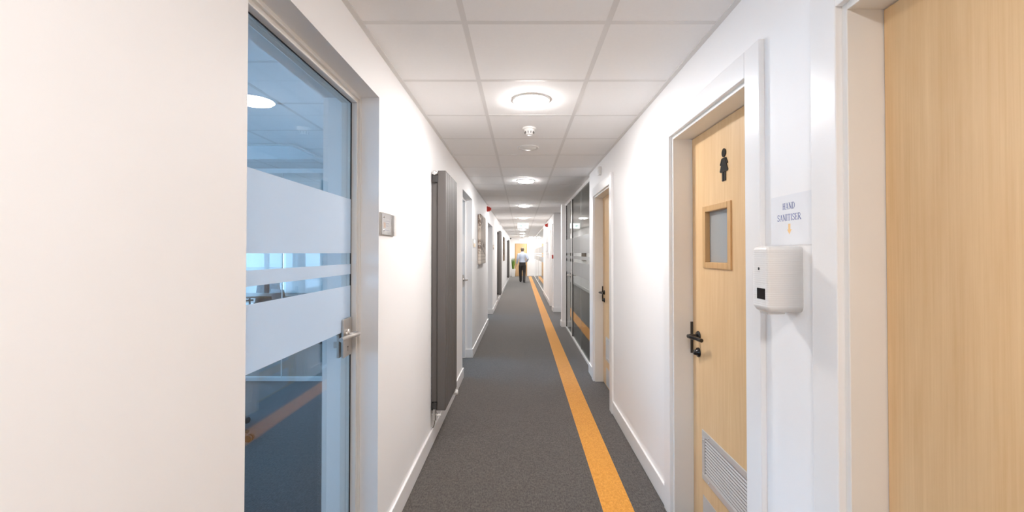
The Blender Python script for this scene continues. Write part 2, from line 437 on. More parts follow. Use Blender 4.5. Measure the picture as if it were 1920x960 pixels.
# room ceilings on the left
for k in range(9):
    for j in range(16):
        xb = XLB - .6 * k; xa = max(xb - .6, -6.5); ya = -1.5 + .6 * j + .03
        if ya + .6 > 9.6 or (ya < 4.6 and xa < -4.3): continue
        tile(xa, xb, ya, ya + .6)
for k in range(1, 9): tee(XLB - .6 * k - .012, XLB - .6 * k + .012, -1.6 if k < 6 else 4.86, 9.6)
for j in range(1, 18): tee(-4.2 if j < 11 else -6.5, XLB, -1.47 + .6 * j - .012, -1.47 + .6 * j + .012)

# ------------------------------------------------------------------ ceiling fittings
def lamp_tree(loc):
    e = empty('ceiling_lamp', loc)
    x, y, z = loc
    MB().lathe([(.106, -.007), (.112, -.008), (.117, -.006), (.119, -.001), (.119, .004)], (x, y, z), 40).build('trim_ring', 'plastic', e)
    MB().lathe([(0, -.024), (.07, -.0225), (.095, -.017), (.106, -.008), (.107, -.003)], (x, y, z), 40).build('diffuser', 'lamp', e)
    return e
LX = .064
lamp_where = ['before the smoke detector', 'after the round air valve', 'third along from the glass door', 'before the hanging exit sign',
              'behind the hanging exit sign', 'second beyond the hanging exit sign', 'third beyond the hanging exit sign', 'closest to the end wall']
l0 = None
for k in range(-1, 8):
    loc = (LX, ROW + .9 + 3.0 * k, CZ)
    if l0 is None: l0 = lamp_tree(loc); o = l0
    else: o = copy_tree(l0, None, loc)
    tag(o, 'round white recessed ceiling lamp, ' + (lamp_where[k] if k >= 0 else 'above the near wooden door'), 'ceiling lamp', 'round lamps along the corridor ceiling')
tag(copy_tree(l0, None, (.60, 25.75, CZ)), 'round white ceiling lamp off the corridor centre line by the end wall', 'ceiling lamp', 'round lamps along the corridor ceiling')
for yy_, lb in ((17.2, 'first post'), (20.2, 'second post'), (23.2, 'third post'), (25.6, 'end wall')):
    tag(copy_tree(l0, None, (1.45, yy_, CZ)), 'added round ceiling lamp brightening the far end, in the glazed room by the ' + lb, 'ceiling lamp', 'added lamps brightening the corridor end from the glazed room')  # lamps added out of view to brighten the end of the corridor
def detector(y, label):
    e = tag(empty('smoke_detector', (LX, y, CZ)), label, 'smoke detector')
    MB().lathe([(.0, -.014), (.046, -.014), (.052, -.010), (.052, 0)], (LX, y, CZ), 32).build('mounting_base', 'plastic', e)
    h = MB().lathe([(.0, -.052), (.024, -.052), (.03, -.046), (.032, -.034), (.040, -.026), (.043, -.014)], (LX, y, CZ), 32).build('sensor_head', 'plastic', e)
    for k in range(10):
        a = 2 * PI * k / 10; c, s = math.cos(a), math.sin(a)
        MB().tube([(LX + .0325 * c, y + .0325 * s, CZ - .046), (LX + .0365 * c, y + .0365 * s, CZ - .029)], .0025, 6).build('vent_slot', 'rad_dark', h)
detector(ROW + 1.5, 'white round smoke detector beside the round air valve')
detector(25.3, 'small white smoke detector near the end wall')
e = tag(empty('air_valve', (LX, ROW + 2.1, CZ)), 'white round air valve disc in the ceiling', 'air valve')
MB().lathe([(.075, -.004), (.092, -.012), (.098, -.006), (.098, 0)], (LX, ROW + 2.1, CZ), 40).build('rim', 'plastic', e)
MB().lathe([(0, -.024), (.034, -.022), (.040, -.018), (.074, -.008), (.074, -.003)], (LX, ROW + 2.1, CZ), 40).build('centre_disc', 'plastic', e)
# hanging exit sign
e = tag(empty('exit_sign', (LX, 13.6, CZ - .18)), 'lit white and green exit sign hanging from the corridor ceiling', 'exit sign')
B(LX - .18, LX + .18, 13.575, 13.625, CZ - .02, CZ).build('housing', 'plastic', e, .004)
pn = B(LX - .172, LX + .172, 13.59, 13.61, CZ - .178, CZ - .02).build('light_panel', 'sign_lit', e)
yy = 13.5885
zc = CZ - .10
MB().prism([(LX - .13, zc + .012), (LX - .07, zc + .012), (LX - .07, zc + .035), (LX - .02, zc), (LX - .07, zc - .035), (LX - .07, zc - .012), (LX - .13, zc - .012)], 'y', yy, yy + .001).build('arrow', 'sign_green', pn)
g = MB()
g.prism([(LX + .075 + .012 * math.cos(a * PI / 6), zc + .047 + .012 * math.sin(a * PI / 6)) for a in range(12)], 'y', yy, yy + .001)
def strip(mb, p, q, w, fix, a0, a1):
    p = Vector(p); q = Vector(q); d = (q - p).normalized(); n_ = Vector((-d.y, d.x)) * w / 2
    mb.prism([tuple(p + n_), tuple(p - n_), tuple(q - n_), tuple(q + n_)], fix, a0, a1)
for p, q, w in [((.07, .035), (.055, -.005), .022), ((.07, .03), (.095, .015), .009), ((.066, .03), (.038, .022), .009), ((.056, -.005), (.08, -.03), .012), ((.08, -.03), (.075, -.06), .010), ((.054, -.005), (.04, -.035), .012), ((.04, -.035), (.015, -.04), .010)]:
    strip(g, (LX + p[0], zc + p[1]), (LX + q[0], zc + q[1]), w, 'y', yy, yy + .001)
g.build('running_figure', 'sign_green', pn)
e = tag(empty('exit_sign', (LX, YE - .03, 2.1)), 'lit white exit sign above the door in the end wall', 'exit sign')
B(LX - .17, LX + .17, YE - .05, YE, 2.10, 2.31).build('housing', 'plastic', e, .004)
B(LX - .16, LX + .16, YE - .053, YE - .049, 2.11, 2.30).build('light_panel', 'sign_lit_far', e)

# ------------------------------------------------------------------ timber doors (right wall, leaf facing -x)
def lever(par, x, y, z, mat, toward=-1, length=.125, rose_r=.0255, out=-1):
    # x: face plane the rose sits on; out: direction the lever stands off; toward: direction of the lever along y
    r = MB().lathe([(rose_r, 0), (rose_r, .006), (rose_r * .85, .009), (0, .009)], (x, y, z), 24, 'x')
    if out < 0: r.v = [(2 * x - p[0], p[1], p[2]) for p in r.v]
    h = MB()
    h.tube([(x, y, z), (x + out * .048, y, z), (x + out * .057, y + toward * .004, z), (x + out * .060, y + toward * .014, z), (x + out * .054, y + toward * .045, z),
            (x + out * .043, y + toward * .075, z), (x + out * .038, y + toward * length, z)], .0098, 14)
    ho = h.build('lever_handle', mat, par)
    r.build('handle_rose', mat, ho)
    return ho
def timber_door(n, D, xw, label, louvre=True, vision=False, symbol=False, handle_far=True, leafmat='door_oak', black=True, kick=True, framemat='cream', setback=.092):
    y0, y1 = D; e = struct(empty('door_%d' % n, (xw, (y0 + y1) / 2, 0)), label)
    xd = xw + setback
    # lining
    f = MB()
    f.box(xw - .001, xw + .16, y1, y1 + LT, 0, HZ + LT); f.box(xw - .001, xw + .16, y0 - LT, y0, 0, HZ + LT); f.box(xw - .001, xw + .16, y0, y1, HZ, HZ + LT)
    f.box(xd + .04, xd + .055, y0, y1, HZ - .014, HZ); f.box(xd + .04, xd + .055, y1 - .014, y1, 0, HZ); f.box(xd + .04, xd + .055, y0, y0 + .014, 0, HZ)
    f.build('door_lining', framemat, e, .0015, 1)
    ai, aw, at = .016, .097, .02
    for nm, bx in (('architrave', (y1 + ai, y1 + ai + aw, 0, HZ + ai + aw)), ('architrave', (y0 - ai - aw, y0 - ai, 0, HZ + ai + aw)), ('architrave', (y0 - ai, y1 + ai, HZ + ai, HZ + ai + aw))):
        B(xw - at, xw, *bx).build(nm, 'wood_white' if framemat == 'cream' else framemat, e, .003, 2)
    leaf = B(xd, xd + .04, y0 + .003, y1 - .003, .006, HZ - .003)
    if vision:
        leaf = MB(); va, vb, vz0, vz1 = vision
        leaf.box(xd, xd + .04, y0 + .003, va, .006, HZ - .003); leaf.box(xd, xd + .04, vb, y1 - .003, .006, HZ - .003)
        leaf.box(xd, xd + .04, va, vb, .006, vz0); leaf.box(xd, xd + .04, va, vb, vz1, HZ - .003)
    lf = leaf.build('door_leaf', leafmat, e)
    if vision:
        t = .024
        for q in ((va - .006, va + t, vz0 - .006, vz1 + .006), (vb - t, vb + .006, vz0 - .006, vz1 + .006)):
            B(xd - .008, xd + .02, *q).build('glazing_bead', 'bead', lf, .003, 2)
        for q in ((va + t, vb - t, vz0 - .006, vz0 + t), (va + t, vb - t, vz1 - t, vz1 + .006)):
            B(xd - .008, xd + .02, *q).build('glazing_bead', 'bead', lf, .003, 2)
        lab(B(xd + .017, xd + .023, va + .003, vb - .003, vz0 + .003, vz1 - .003).build('vision_pane', 'obscure', lf), 'grey obscured glass pane')
    hy = (y1 - .076) if handle_far else (y0 + .076); tw = -1 if handle_far else 1
    hm = 'black' if black else 'steel'
    lever(e, xd, hy, 1.012, hm, tw)
    k = MB(); k.lathe([(.0, -.028), (.010, -.028), (.014, -.022), (.015, -.010), (.024, -.008), (.0255, 0)], (xd, hy, .925), 24, 'x')
    k.build('lock_thumb_turn', hm, e)
    ye = y1 if handle_far else y0
    B(xd - .014, xd + .002, ye - .0015, ye + .001, .905, 1.075).build('strike_plate', 'rad_dark' if black else 'steel', e)
    if louvre:
        la, lb, z0, z1 = (y0 + y1) / 2 - .2625, (y0 + y1) / 2 + .2625, .29, .541; fw = .032
        lf2 = MB(); x0, x1 = xd - .006, xd
        lf2.box(x0, x1, la, lb, z0, z0 + fw); lf2.box(x0, x1, la, lb, z1 - fw, z1); lf2.box(x0, x1, la, la + fw, z0 + fw, z1 - fw); lf2.box(x0, x1, lb - fw, lb, z0 + fw, z1 - fw)
        gr = lf2.build('louvre_grille', 'alu', e, .002, 2)
        B(xd - .0012, xd - .0004, la + .02, lb - .02, z0 + .02, z1 - .02).build('grille_backing', 'rad_dark', gr)
        ns = 12; ph = (z1 - z0 - 2 * fw) / ns
        for i in range(ns):
            zb = z0 + fw + i * ph
            MB().prism([(xd - .0055, zb + .001), (xd - .0055, zb + .003), (xd - .0014, zb + .0098), (xd - .0014, zb + .0078)], 'y', la + fw - .002, lb - fw - (.004)).build('slat', 'alu', gr)
        for yy_, zz in ((la + .016, z1 - .04), (lb - .016, z1 - .05), (lb - .08, z1 - .016), (la + .08, z1 - .016), (lb - .08, z0 + .016), (la + .08, z0 + .016)):
            MB().lathe([(0, -.0085), (.004, -.0078), (.005, -.006)], (xd, yy_, zz), 10, 'x').build('screw', 'chrome', gr)
    if kick:
        lab(B(xd - .0016, xd, y0 + .06, (y0 + y1) / 2 + .2625, .02, .207).build('kick_plate', 'alu', e), 'brushed metal kick plate')
    if symbol:
        g = MB(); cyy = symbol; xa, xb = xd - .004, xd
        def P(u, v): return (cyy - u, 1.782 + v)      # u to the viewer's right
        g.prism([P(.019 * math.cos(a * PI / 10), .131 + .020 * math.sin(a * PI / 10)) for a in range(20)], 'x', xa, xb)
        g.prism([P(-.012, .108), P(.012, .108), P(.016, .098), P(.0385, .048), P(.030, .042), P(-.030, .042), P(-.0385, .048), P(-.016, .098)], 'x', xa, xb)
        for s_ in (-1, 1):
            g.prism([P(s_ * .015, .108), P(s_ * .022, .106), P(s_ * .037, .080), P(s_ * .031, .076), P(s_ * .020, .096)], 'x', xa, xb)
            g.prism([P(s_ * .003, .043), P(s_ * .017, .043), P(s_ * .017, .002), P(s_ * .014, 0), P(s_ * .006, 0), P(s_ * .003, .002)], 'x', xa, xb)
        lab(g.build('toilet_sign', 'black', e), 'black female figure sign on the door')
    return e
timber_door(1, D1, XR, 'plain oak door in cream frame beside the hand sanitiser', louvre=False, handle_far=False, kick=False)
timber_door(2, D2, XR, 'oak toilet door with female sign, vision panel and louvre', vision=(1.905, 2.185, 1.38, 1.68), symbol=1.966, setback=.104)
timber_door(3, D3, XR, 'oak door with louvre beside the glazing')
timber_door(4, D4, XF, 'white painted door beside the red call point', louvre=False, handle_far=False, leafmat='wood_white', black=False, kick=False, framemat='wood_white')
# end door (faces -y)
e = struct(empty('door_5', (0, YE, 0)), 'pale oak door in the end wall')
m = MB(); m.box(-.375, -.335, YE - .03, YE, 0, 2.035); m.box(.335, .375, YE - .03, YE, 0, 2.035); m.box(-.335, .335, YE - .03, YE, 1.995, 2.035)
m.build('door_lining', 'bead', e, .002, 1)
B(-.333, .333, YE - .022, YE, .005, 1.993).build('door_leaf', 'door_oak', e)
m = MB(); m.tube([(.28, YE - .02, 1.02), (.28, YE - .07, 1.02), (.17, YE - .07, 1.02)], .01, 10); m.build('lever_handle', 'steel', e)

# ------------------------------------------------------------------ glass door in the left wall
GX = -.807
e = struct(empty('door_6', (GX, 1.55, 0)), 'frameless glass door with frosted bands in a white frame')
fy0, fy1, fz = 1.056, 2.037, 2.195
m = MB()
for a0, a1 in ((-.775, -.85),):
    m.box(a0, a1, fy1 - .025, fy1, 0, fz); m.box(a0, a1, fy0, fy0 + .025, 0, fz); m.box(a0, a1, fy0 + .025, fy1 - .025, fz - .034, fz)
m.build('door_frame', 'cream', e, .003, 2)
m = MB(); m.box(-.763, -.788, fy1 - .014, fy1, 0, fz); m.box(-.763, -.788, fy0, fy0 + .014, 0, fz); m.box(-.763, -.788, fy0 + .014, fy1 - .014, fz - .018, fz)
m.build('frame_moulding', 'cream', e, .004, 2)
gy0, gy1, gz1 = fy0 + .028, fy1 - .031, fz - .038
pane = B(GX - .005, GX + .005, gy0, gy1, .008, gz1).build('glass_leaf', 'glass', e)
m = MB(); m.box(GX + .002, GX + .0065, gy1, gy1 + .005, .005, gz1 + .003); m.box(GX + .002, GX + .0065, gy0, gy1, gz1, gz1 + .003)
m.build('rubber_seal', 'rubber', e)
for z0, z1 in ((1.449, 1.702), (1.351, 1.3985), (1.094, 1.298)):
    B(GX + .0052, GX + .0058, gy0 + .001, gy1 - .001, z0, z1).build('frosted_band', 'frost', pane)
for sx in (1, -1):
    xa = GX + sx * .005; xb = GX + sx * .016
    pl = B(min(xa, xb), max(xa, xb), gy1 - .098, gy1 - .004, .98, 1.152).build('lock_plate', 'steel', e, .002, 2)
    if sx > 0:
        MB().prism([(gy1 - .052 + .004 * math.cos(a * PI / 6), 1.022 + .004 * math.sin(a * PI / 6)) for a in range(12)], 'x', xb, xb + .0004).build('keyhole', 'rubber', pl)
        B(xb, xb + .0004, gy1 - .0535, gy1 - .0505, 1.002, 1.022).build('keyhole_slot', 'rubber', pl)
    y = gy1 - .055; out = sx
    h = MB().tube([(xb, y, 1.083), (xb + out * .045, y, 1.083), (xb + out * .052, y - .004, 1.083), (xb + out * .054, y - .014, 1.083), (xb + out * .046, y - .05, 1.083), (xb + out * .036, y - .085, 1.083), (xb + out * .033, y - .15, 1.083)], .0095, 14).build('lever_handle', 'steel', e)
    rr = MB().lathe([(.021, 0), (.021, .007), (.013, .010), (0, .010)], (xb, y, 1.083), 20, 'x')
    if sx < 0: rr.v = [(2 * xb - p[0], p[1], p[2]) for p in rr.v]
    rr.build('handle_rose', 'steel', h)
m = MB(); m.tube([(GX - .016, gy1 - .052, 1.03), (GX - .034, gy1 - .052, 1.03)], .007, 10); m.box(GX - .048, GX - .034, gy1 - .056, gy1 - .048, 1.016, 1.044)
m.build('thumb_turn', 'steel', e)

# glass door set back in the second doorway
e = struct(empty('door_7', (-.80, 5.445, 0)), 'glass door set back in the wall beyond the radiator')
m = MB(); m.box(-.77, -.85, 4.96, 4.985, 0, 2.195); m.box(-.77, -.85, 5.905, 5.93, 0, 2.195); m.box(-.77, -.85, 4.985, 5.905, 2.16, 2.195)
m.build('door_frame', 'wood_white', e, .003, 1)
pane = B(-.812, -.802, 4.988, 5.902, .006, 2.157).build('glass_leaf', 'glass', e)
for z0, z1 in ((1.449, 1.702), (1.351, 1.3985), (1.094, 1.298)):
    B(-.8017, -.8011, 4.99, 5.90, z0, z1).build('frosted_band', 'frost', pane)
B(-.802, -.792, 5.805, 5.898, .98, 1.152).build('lock_plate', 'steel', e, .002, 2)
lever(e, -.792, 5.85, 1.083, 'steel', -1, .13, .021, 1)

# ------------------------------------------------------------------ glazed partitions
def partition(name, x, y0, y1, posts, z1, gmat, label, door=None, frostmat='frost_g'):
    e = tag(empty(name, (x, (y0 + y1) / 2, 0)), label, 'glass partition', None, 'structure')
    B(x - .017, x + .017, y0, y1, 0, .03).build('floor_rail', 'wood_white', e)
    B(x - .017, x + .017, y0, y1, z1 - .045, z1).build('head_rail', 'wood_white', e)
    ys = [y0] + [p for p, w in posts] + [y1]
    for p, w in posts:
        if w > .01:
            B(x - .0135, x + .0135, p - w - .008, p - w, 0, z1).build('seal_strip', 'rubber' if gmat == 'glass_g' else 'alu', e)
            B(x - .0135, x + .0135, p - w, p + w, 0, z1).build('post', 'wood_white', e, .002, 1)
        else:
            B(x - .006, x + .006, p - .002, p + .002, .03, z1 - .045).build('glass_joint', 'alu', e)
    for i in range(len(ys) - 1):
        g = B(x - .005, x + .005, ys[i] + .003, ys[i + 1] - .003, .03, z1 - .045).build('glass_pane', gmat, e)
        for a, b in ((1.449, 1.702), (1.351, 1.3985), (1.094, 1.298)):
            B(x - .0058, x - .0052, ys[i] + .003, ys[i + 1] - .003, a, b).build('frosted_band', frostmat, g)
    return e
PX = .885
e = partition('glass_partition', PX, 5.2, 8.36, [(6.28, .002), (7.33, .045), (8.30, .045)], CZ, 'glass_g', 'dark reflective glass partition with frosted bands beside the oak door')
pl = B(PX - .016, PX - .005, 7.39, 7.47, .95, 1.13).build('lock_plate', 'steel', e, .002, 2)
lever(e, PX - .016, 7.43, 1.06, 'steel', 1, .13, .021, -1)
partition('glass_partition', .835, 15.3, YE, [(15.5, .05), (20.6, .06), (23.7, .06)], CZ, 'glass_w', 'glass partition with white posts running to the end wall', None, 'frost_w')
# partition inside the meeting room (facing -y)
e = tag(empty('glass_partition', (-3.7, 4.86, 0)), 'clear glass partition with white floor rail inside the meeting room', 'glass partition', None, 'structure')
B(-4.2, -1.9, 4.84, 4.88, 0, .045).build('floor_rail', 'wood_white', e)
B(-4.2, -1.9, 4.84, 4.88, CZ - .05, CZ).build('head_rail', 'wood_white', e)
px = [-4.2, -3.45, -2.72, -1.9]
for i in range(3):
    B(px[i] + .004, px[i + 1] - .004, 4.856, 4.864, .045, CZ - .05).build('glass_pane', 'glass_w', e)
    if i: B(px[i] - .004, px[i] + .004, 4.853, 4.867, .045, CZ - .05).build('glass_joint', 'plastic', e)

# ------------------------------------------------------------------ radiators
def make_radiator(y0):
    z0, z1 = .265, 2.073; w = .564
    e = empty('radiator', (XL, y0 + w / 2, z0))
    n = 7; p = w / n
    for i in range(n):
        ya = y0 + i * p
        B(-.632, -.5675, ya + (0 if i == 0 else .003), ya + p - .003, z0, z1).build('tube', 'rad', e, .006, 2)
        if i < n - 1: B(-.628, -.574, ya + p - .003, ya + p + .003, z0 + .01, z1 - .01).build('web', 'rad_dark', e)
    B(-.676, -.634, y0 + .012, y0 + w - .012, z0 + .06, z1 - .06).build('rear_panel', 'rad', e, .004, 2)
    for z in (z1 - .07, z0 + .02):
        MB().tube([(-.651, y0 + .004, z + .02), (-.651, y0 + w - .004, z + .02)], .017, 14).build('header_pipe', 'rad', e)
        B(-.679, -.628, y0 + .03, y0 + .055, z - .03, z + .05).build('bracket', 'rad_dark', e, .003, 1)
        B(-.679, -.628, y0 + w - .055, y0 + w - .03, z - .03, z + .05).build('bracket', 'rad_dark', e, .003, 1)
    # air vent
    v = MB().lathe([(.018, 0), (.018, -.018), (.014, -.02), (0, -.02)], (-.651, y0 + .01, z1 - .018), 20, 'y').build('air_vent', 'chrome', e)
    MB().lathe([(.010, 0), (.008, -.003), (0, -.003)], (-.651, y0 - .010, z1 - .018), 16, 'y').build('vent_cap', 'plastic', v)
    B(-.672, -.63, y0 - .006, y0 + .02, z1 - .09, z1 - .036).build('vent_block', 'rad_dark', e, .004, 2)
    # lockshield valve, near end
    v = MB(); v.tube([(-.651, y0 + .012, z0 + .015), (-.651, y0 + .012, z0 - .03)], .014, 12); v.tube([(-.651, y0 + .012, z0 - .03), (-.651, y0 + .012, z0 - .075)], [.011, .009], 12)
    v.tube([(-.674, y0 + .012, z0 - .03), (-.628, y0 + .012, z0 - .03)], .009, 12)
    vo = v.build('valve', 'chrome', e)
    MB().tube([(-.632, y0 + .012, z0 - .036), (-.604, y0 + .012, z0 - .036)], [.009, .008], 14).build('valve_cap', 'plastic', vo)
    MB().tube([(-.651, y0 + .012, z0 + .055), (-.651, y0 + .012, z0 + .012)], .02, 14).build('elbow', 'rad_dark', e)
    MB().tube([(-.656, y0 + .012, z0 - .075), (-.656, y0 + .012, z0 - .10), (-.664, y0 + .012, z0 - .125), (-.679, y0 + .012, z0 - .13)], .0075, 10).build('pipe', 'chrome', e)
    # thermostatic head, far end
    yv = y0 + w + .02
    v = MB(); v.tube([(-.651, yv, z0 + .03), (-.651, yv, z0 - .07)], .011, 12); v.tube([(-.66, yv, z0 - .05), (-.61, yv, z0 - .05)], .013, 12)
    v.tube([(-.651, yv - .04, z0 + .04), (-.651, yv, z0 + .03)], .012, 10)
    vo = v.build('valve', 'chrome', e)
    MB().lathe([(.014, 0), (.021, .006), (.022, .045), (.018, .052), (0, .052)], (-.612, yv, z0 - .05), 20, 'x').build('thermostat_head', 'plastic', vo)
    return e
r0 = tag(make_radiator(3.219), 'tall anthracite vertical radiator beside the room plaque', 'radiator', 'tall vertical radiators')
b0 = ORG[r0.name]
for y0, lb in ((12.05, 'tall anthracite vertical radiator between the open doorway and the narrow picture'), (20.6, 'tall anthracite vertical radiator closest to the potted plant')):
    tag(copy_tree(r0, None, (b0.x, y0 + .282, b0.z)), lb, 'radiator', 'tall vertical radiators')

# ------------------------------------------------------------------ wall plaques, pictures, alarms
def plaque(y0, y1, z0, z1, label, full=True):
    e = tag(empty('room_plaque', (XL, (y0 + y1) / 2, z0)), label, 'plaque', 'room name plaques')
    B(XL, XL + .006, y0, y1, z0, z1).build('back_plate', 'steel', e, .001, 1)
    w = y1 - y0
    ins = B(XL + .0062, XL + .0068, y0 + .1 * w, y0 + .76 * w, z0 + .003, z1 - .003).build('paper_insert', 'paper', e)
    if full:
        xa, xb = XL + .0069, XL + .0072; zc_ = (z0 + z1) / 2
        B(xa, xb, y0 + .20 * w, y0 + .34 * w, zc_ - .018, zc_ + .008).build('printed_patch', 'ink_peach', ins)
        for k in range(3): B(xa, xb, y0 + .36 * w, y0 + (.62 - .04 * k) * w, zc_ + .016 - .012 * k, zc_ + .019 - .012 * k).build('printed_line', 'ink_light', ins)
        B(xa, xb, y0 + .18 * w, y0 + .62 * w, zc_ - .03, zc_ - .0265).build('printed_line', 'ink_light', ins)
    B(XL + .0075, XL + .0175, y0, y1, z0, z1).build('clear_cover', 'acrylic', e, .001, 1)
    for zz in (z0 + .022, z1 - .022):
        MB().lathe([(.005, .0176), (.005, .020), (0, .0205)], (XL, y0 + .012, zz), 12, 'x').build('stud', 'chrome', e)
plaque(2.045, 2.265, 1.538, 1.646, 'clear covered room plaque between the glass door and the radiator')
plaque(5.99, 6.21, 1.535, 1.645, 'clear covered room plaque beside the set back glass door', False)
plaque(10.25, 10.47, 1.535, 1.645, 'clear covered room plaque beyond the open doorway', False)
e = tag(empty('canvas_picture', (XL, 7.145, 1.272)), 'deep canvas picture in beige and brown near the open doorway', 'picture')
B(XL + .006, -.632, 6.683, 7.61, 1.272, 2.062).build('canvas', 'canvas', e, .002, 1)
for q in (6.70, 7.57): B(XL, XL + .006, q, q + .02, 1.29, 2.04).build('stretcher_bar', 'bead', e)
e = tag(empty('canvas_picture', (XL, 16.5, 1.15)), 'narrow dark brown canvas picture beyond the second radiator', 'picture')
B(XL + .006, -.64, 16.0, 16.95, 1.15, 2.05).build('canvas', 'canvas2', e, .002, 1)
for q in (16.02, 16.91): B(XL, XL + .006, q, q + .02, 1.17, 2.03).build('stretcher_bar', 'bead', e)
def sounder(x, sgn, y, z, mat, label, r=.05):
    e = tag(empty('alarm_sounder', (x, y, z - r)), label, 'alarm')
    B(min(x, x + sgn * .025), max(x, x + sgn * .025), y - r, y + r, z - r, z + r).build('base_box', mat, e, .006, 2)
    h = MB().lathe([(r * .95, .025), (r * .95, .05), (r * .6, .068), (r * .55, .085), (0, .088)], (x, y, z), 24, 'x')
    if sgn < 0: h.v = [(2 * x - p[0], p[1], p[2]) for p in h.v]
    h.build('horn', mat, e)
sounder(XL, 1, 8.5, 2.325, 'red', 'red alarm sounder above the open doorway beside the canvas')
sounder(XF, -1, 12.8, 2.28, 'red', 'red alarm sounder above the grey notice board')
sounder(XL, 1, 26.1, 2.33, 'black_plastic', 'small dark alarm sounder in the corner above the plant', .045)
e = tag(empty('call_point', (XF, 10.62, 1.32)), 'red fire call point by the white door', 'call point')
B(XF - .035, XF, 10.575, 10.665, 1.31, 1.40).build('box', 'red', e, .004, 2)
B(XF - .037, XF - .034, 10.59, 10.65, 1.33, 1.38).build('press_panel', 'plastic', e)
e = tag(empty('notice_board', (XF, 13.1, 1.49)), 'pale grey notice board on the wall below the red sounder', 'notice board')
B(XF - .022, XF, 12.7, 13.5, 1.48, 1.77).build('frame', 'alu', e, .003, 1)
B(XF - .0235, XF - .0215, 12.73, 13.47, 1.51, 1.74).build('panel', 'paper', e)
e = tag(empty('wall_control_box', (XF, 12.35, 1.32)), 'small grey control box below the notice board', 'control box')
B(XF - .05, XF, 12.30, 12.40, 1.32, 1.45).build('housing', 'alu', e, .004, 2)
B(XF - .052, XF - .049, 12.32, 12.38, 1.40, 1.43).build('display', 'rubber', e)
e = tag(empty('wall_sensor', (XR, 4.45, 2.26)), 'small white sensor box above the oak door by the glazing', 'sensor')
B(XR - .03, XR, 4.415, 4.485, 2.262, 2.35).build('housing', 'plastic', e, .006, 2)
B(XR - .033, XR - .029, 4.43, 4.47, 2.275, 2.31).build('lens', 'alu', e, .002, 1)

# ------------------------------------------------------------------ hand sanitiser notice and dispenser
e = tag(empty('paper_notice', (XR - .001, 1.313, 1.474)), 'white paper notice reading HAND SANITISER above the dispenser', 'notice')
nP = 10
vs, fs = [], []
for k in range(nP + 1):
    y = 1.203 + (1.421 - 1.203) * k / nP
    lift = .0012 + .0022 * max(0, (1.235 - y) / .03) * .9
    vs += [(XR - lift, y, 1.474), (XR - lift, y, 1.6315), (XR - lift + .0004, y, 1.474), (XR - lift + .0004, y, 1.6315)]
for k in range(nP):
    a, b = 4 * k, 4 * k + 4
    fs += [(a, a + 1, b + 1, b), (a + 2, b + 2, b + 3, a + 3), (a, b, b + 2, a + 2), (a + 1, a + 3, b + 3, b + 1)]
sheet = MB().add(vs, fs, False).build('paper_sheet', 'paper', e)
def arc(cx, cz, rx, rz, a0, a1, n=8):
    return [(cx + rx * math.cos(math.radians(a0 + (a1 - a0) * i / n)), cz + rz * math.sin(math.radians(a0 + (a1 - a0) * i / n))) for i in range(n + 1)]
T, t_ = .17, .07       # thick and thin strokes
def srf(x, z): return ([(x - .13, z), (x + .13, z)], .05)
GL = {
 'H': (.78, [([(.16, 0), (.16, 1)], T), ([(.62, 0), (.62, 1)], T), ([(.16, .52), (.62, .52)], t_), srf(.16, .02), srf(.16, .98), srf(.62, .02), srf(.62, .98)]),
 'A': (.80, [([(.12, 0), (.40, 1)], t_), ([(.66, 0), (.40, 1)], T), ([(.2, .33), (.58, .33)], t_), srf(.12, .02), srf(.66, .02)]),
 'N': (.82, [([(.15, 0), (.15, 1)], t_ + .02), ([(.15, 1), (.66, 0)], T), ([(.66, 0), (.66, 1)], t_ + .02), srf(.15, .02), srf(.12, .98), srf(.66, .98)]),
 'D': (.78, [([(.16, 0), (.16, 1)], T), ([(.1, .97), (.32, .97)] + arc(.32, .5, .34, .47, 90, -90) + [(.1, .03)], .10), srf(.12, .02), srf(.12, .98)]),
 'S': (.66, [(arc(.33, .745, .22, .225, 25, 270, 8) + arc(.33, .265, .24, .235, 90, -155, 9), .12), ([(.54, .72), (.54, 1.0)], t_), ([(.11, 0), (.11, .28)], t_)]),
 'I': (.40, [([(.2, 0), (.2, 1)], T), srf(.2, .02), srf(.2, .98)]),
 'T': (.72, [([(.36, 0), (.36, 1)], T), ([(.04, .96), (.68, .96)], .08), ([(.06, .78), (.06, .98)], .06), ([(.66, .78), (.66, .98)], .06), srf(.36, .02)]),
 'E': (.68, [([(.16, 0), (.16, 1)], T), ([(.06, .96), (.6, .96)], .08), ([(.06, .04), (.62, .04)], .08), ([(.16, .52), (.46, .52)], t_), ([(.59, .76), (.59, .98)], .06), ([(.61, .02), (.61, .26)], .06), ([(.46, .42), (.46, .62)], .05)]),
 'R': (.78, [([(.16, 0), (.16, 1)], T), ([(.06, .96), (.34, .96)] + arc(.34, .73, .24, .23, 90, -90) + [(.16, .50)], .09), ([(.34, .5), (.68, .02)], T), srf(.16, .02), srf(.7, .02)]),
}
def text(word, yc, z0, h, width, par, mat):
    tot = sum(GL[c][0] for c in word); sc = width / tot; u = 0
    for ch in word:
        w, sts = GL[ch]; g = MB(); lay = 0
        for pts, sw in sts:
            lay += 1
            for i in range(len(pts) - 1):
                def Q(p): return (yc + width / 2 - (u + p[0]) * sc, z0 + p[1] * h)
                strip(g, Q(pts[i]), Q(pts[i + 1]), sw * .8 * min(sc, h), 'x', XR - .00145 - lay * .00001, XR - .0011)
        g.build('printed_letter', mat, par); u += w
text('HAND', 1.328, 1.5865, .0205, .062, sheet, 'ink')
text('SANITISER', 1.328, 1.551, .0205, .118, sheet, 'ink')
ay = 1.325
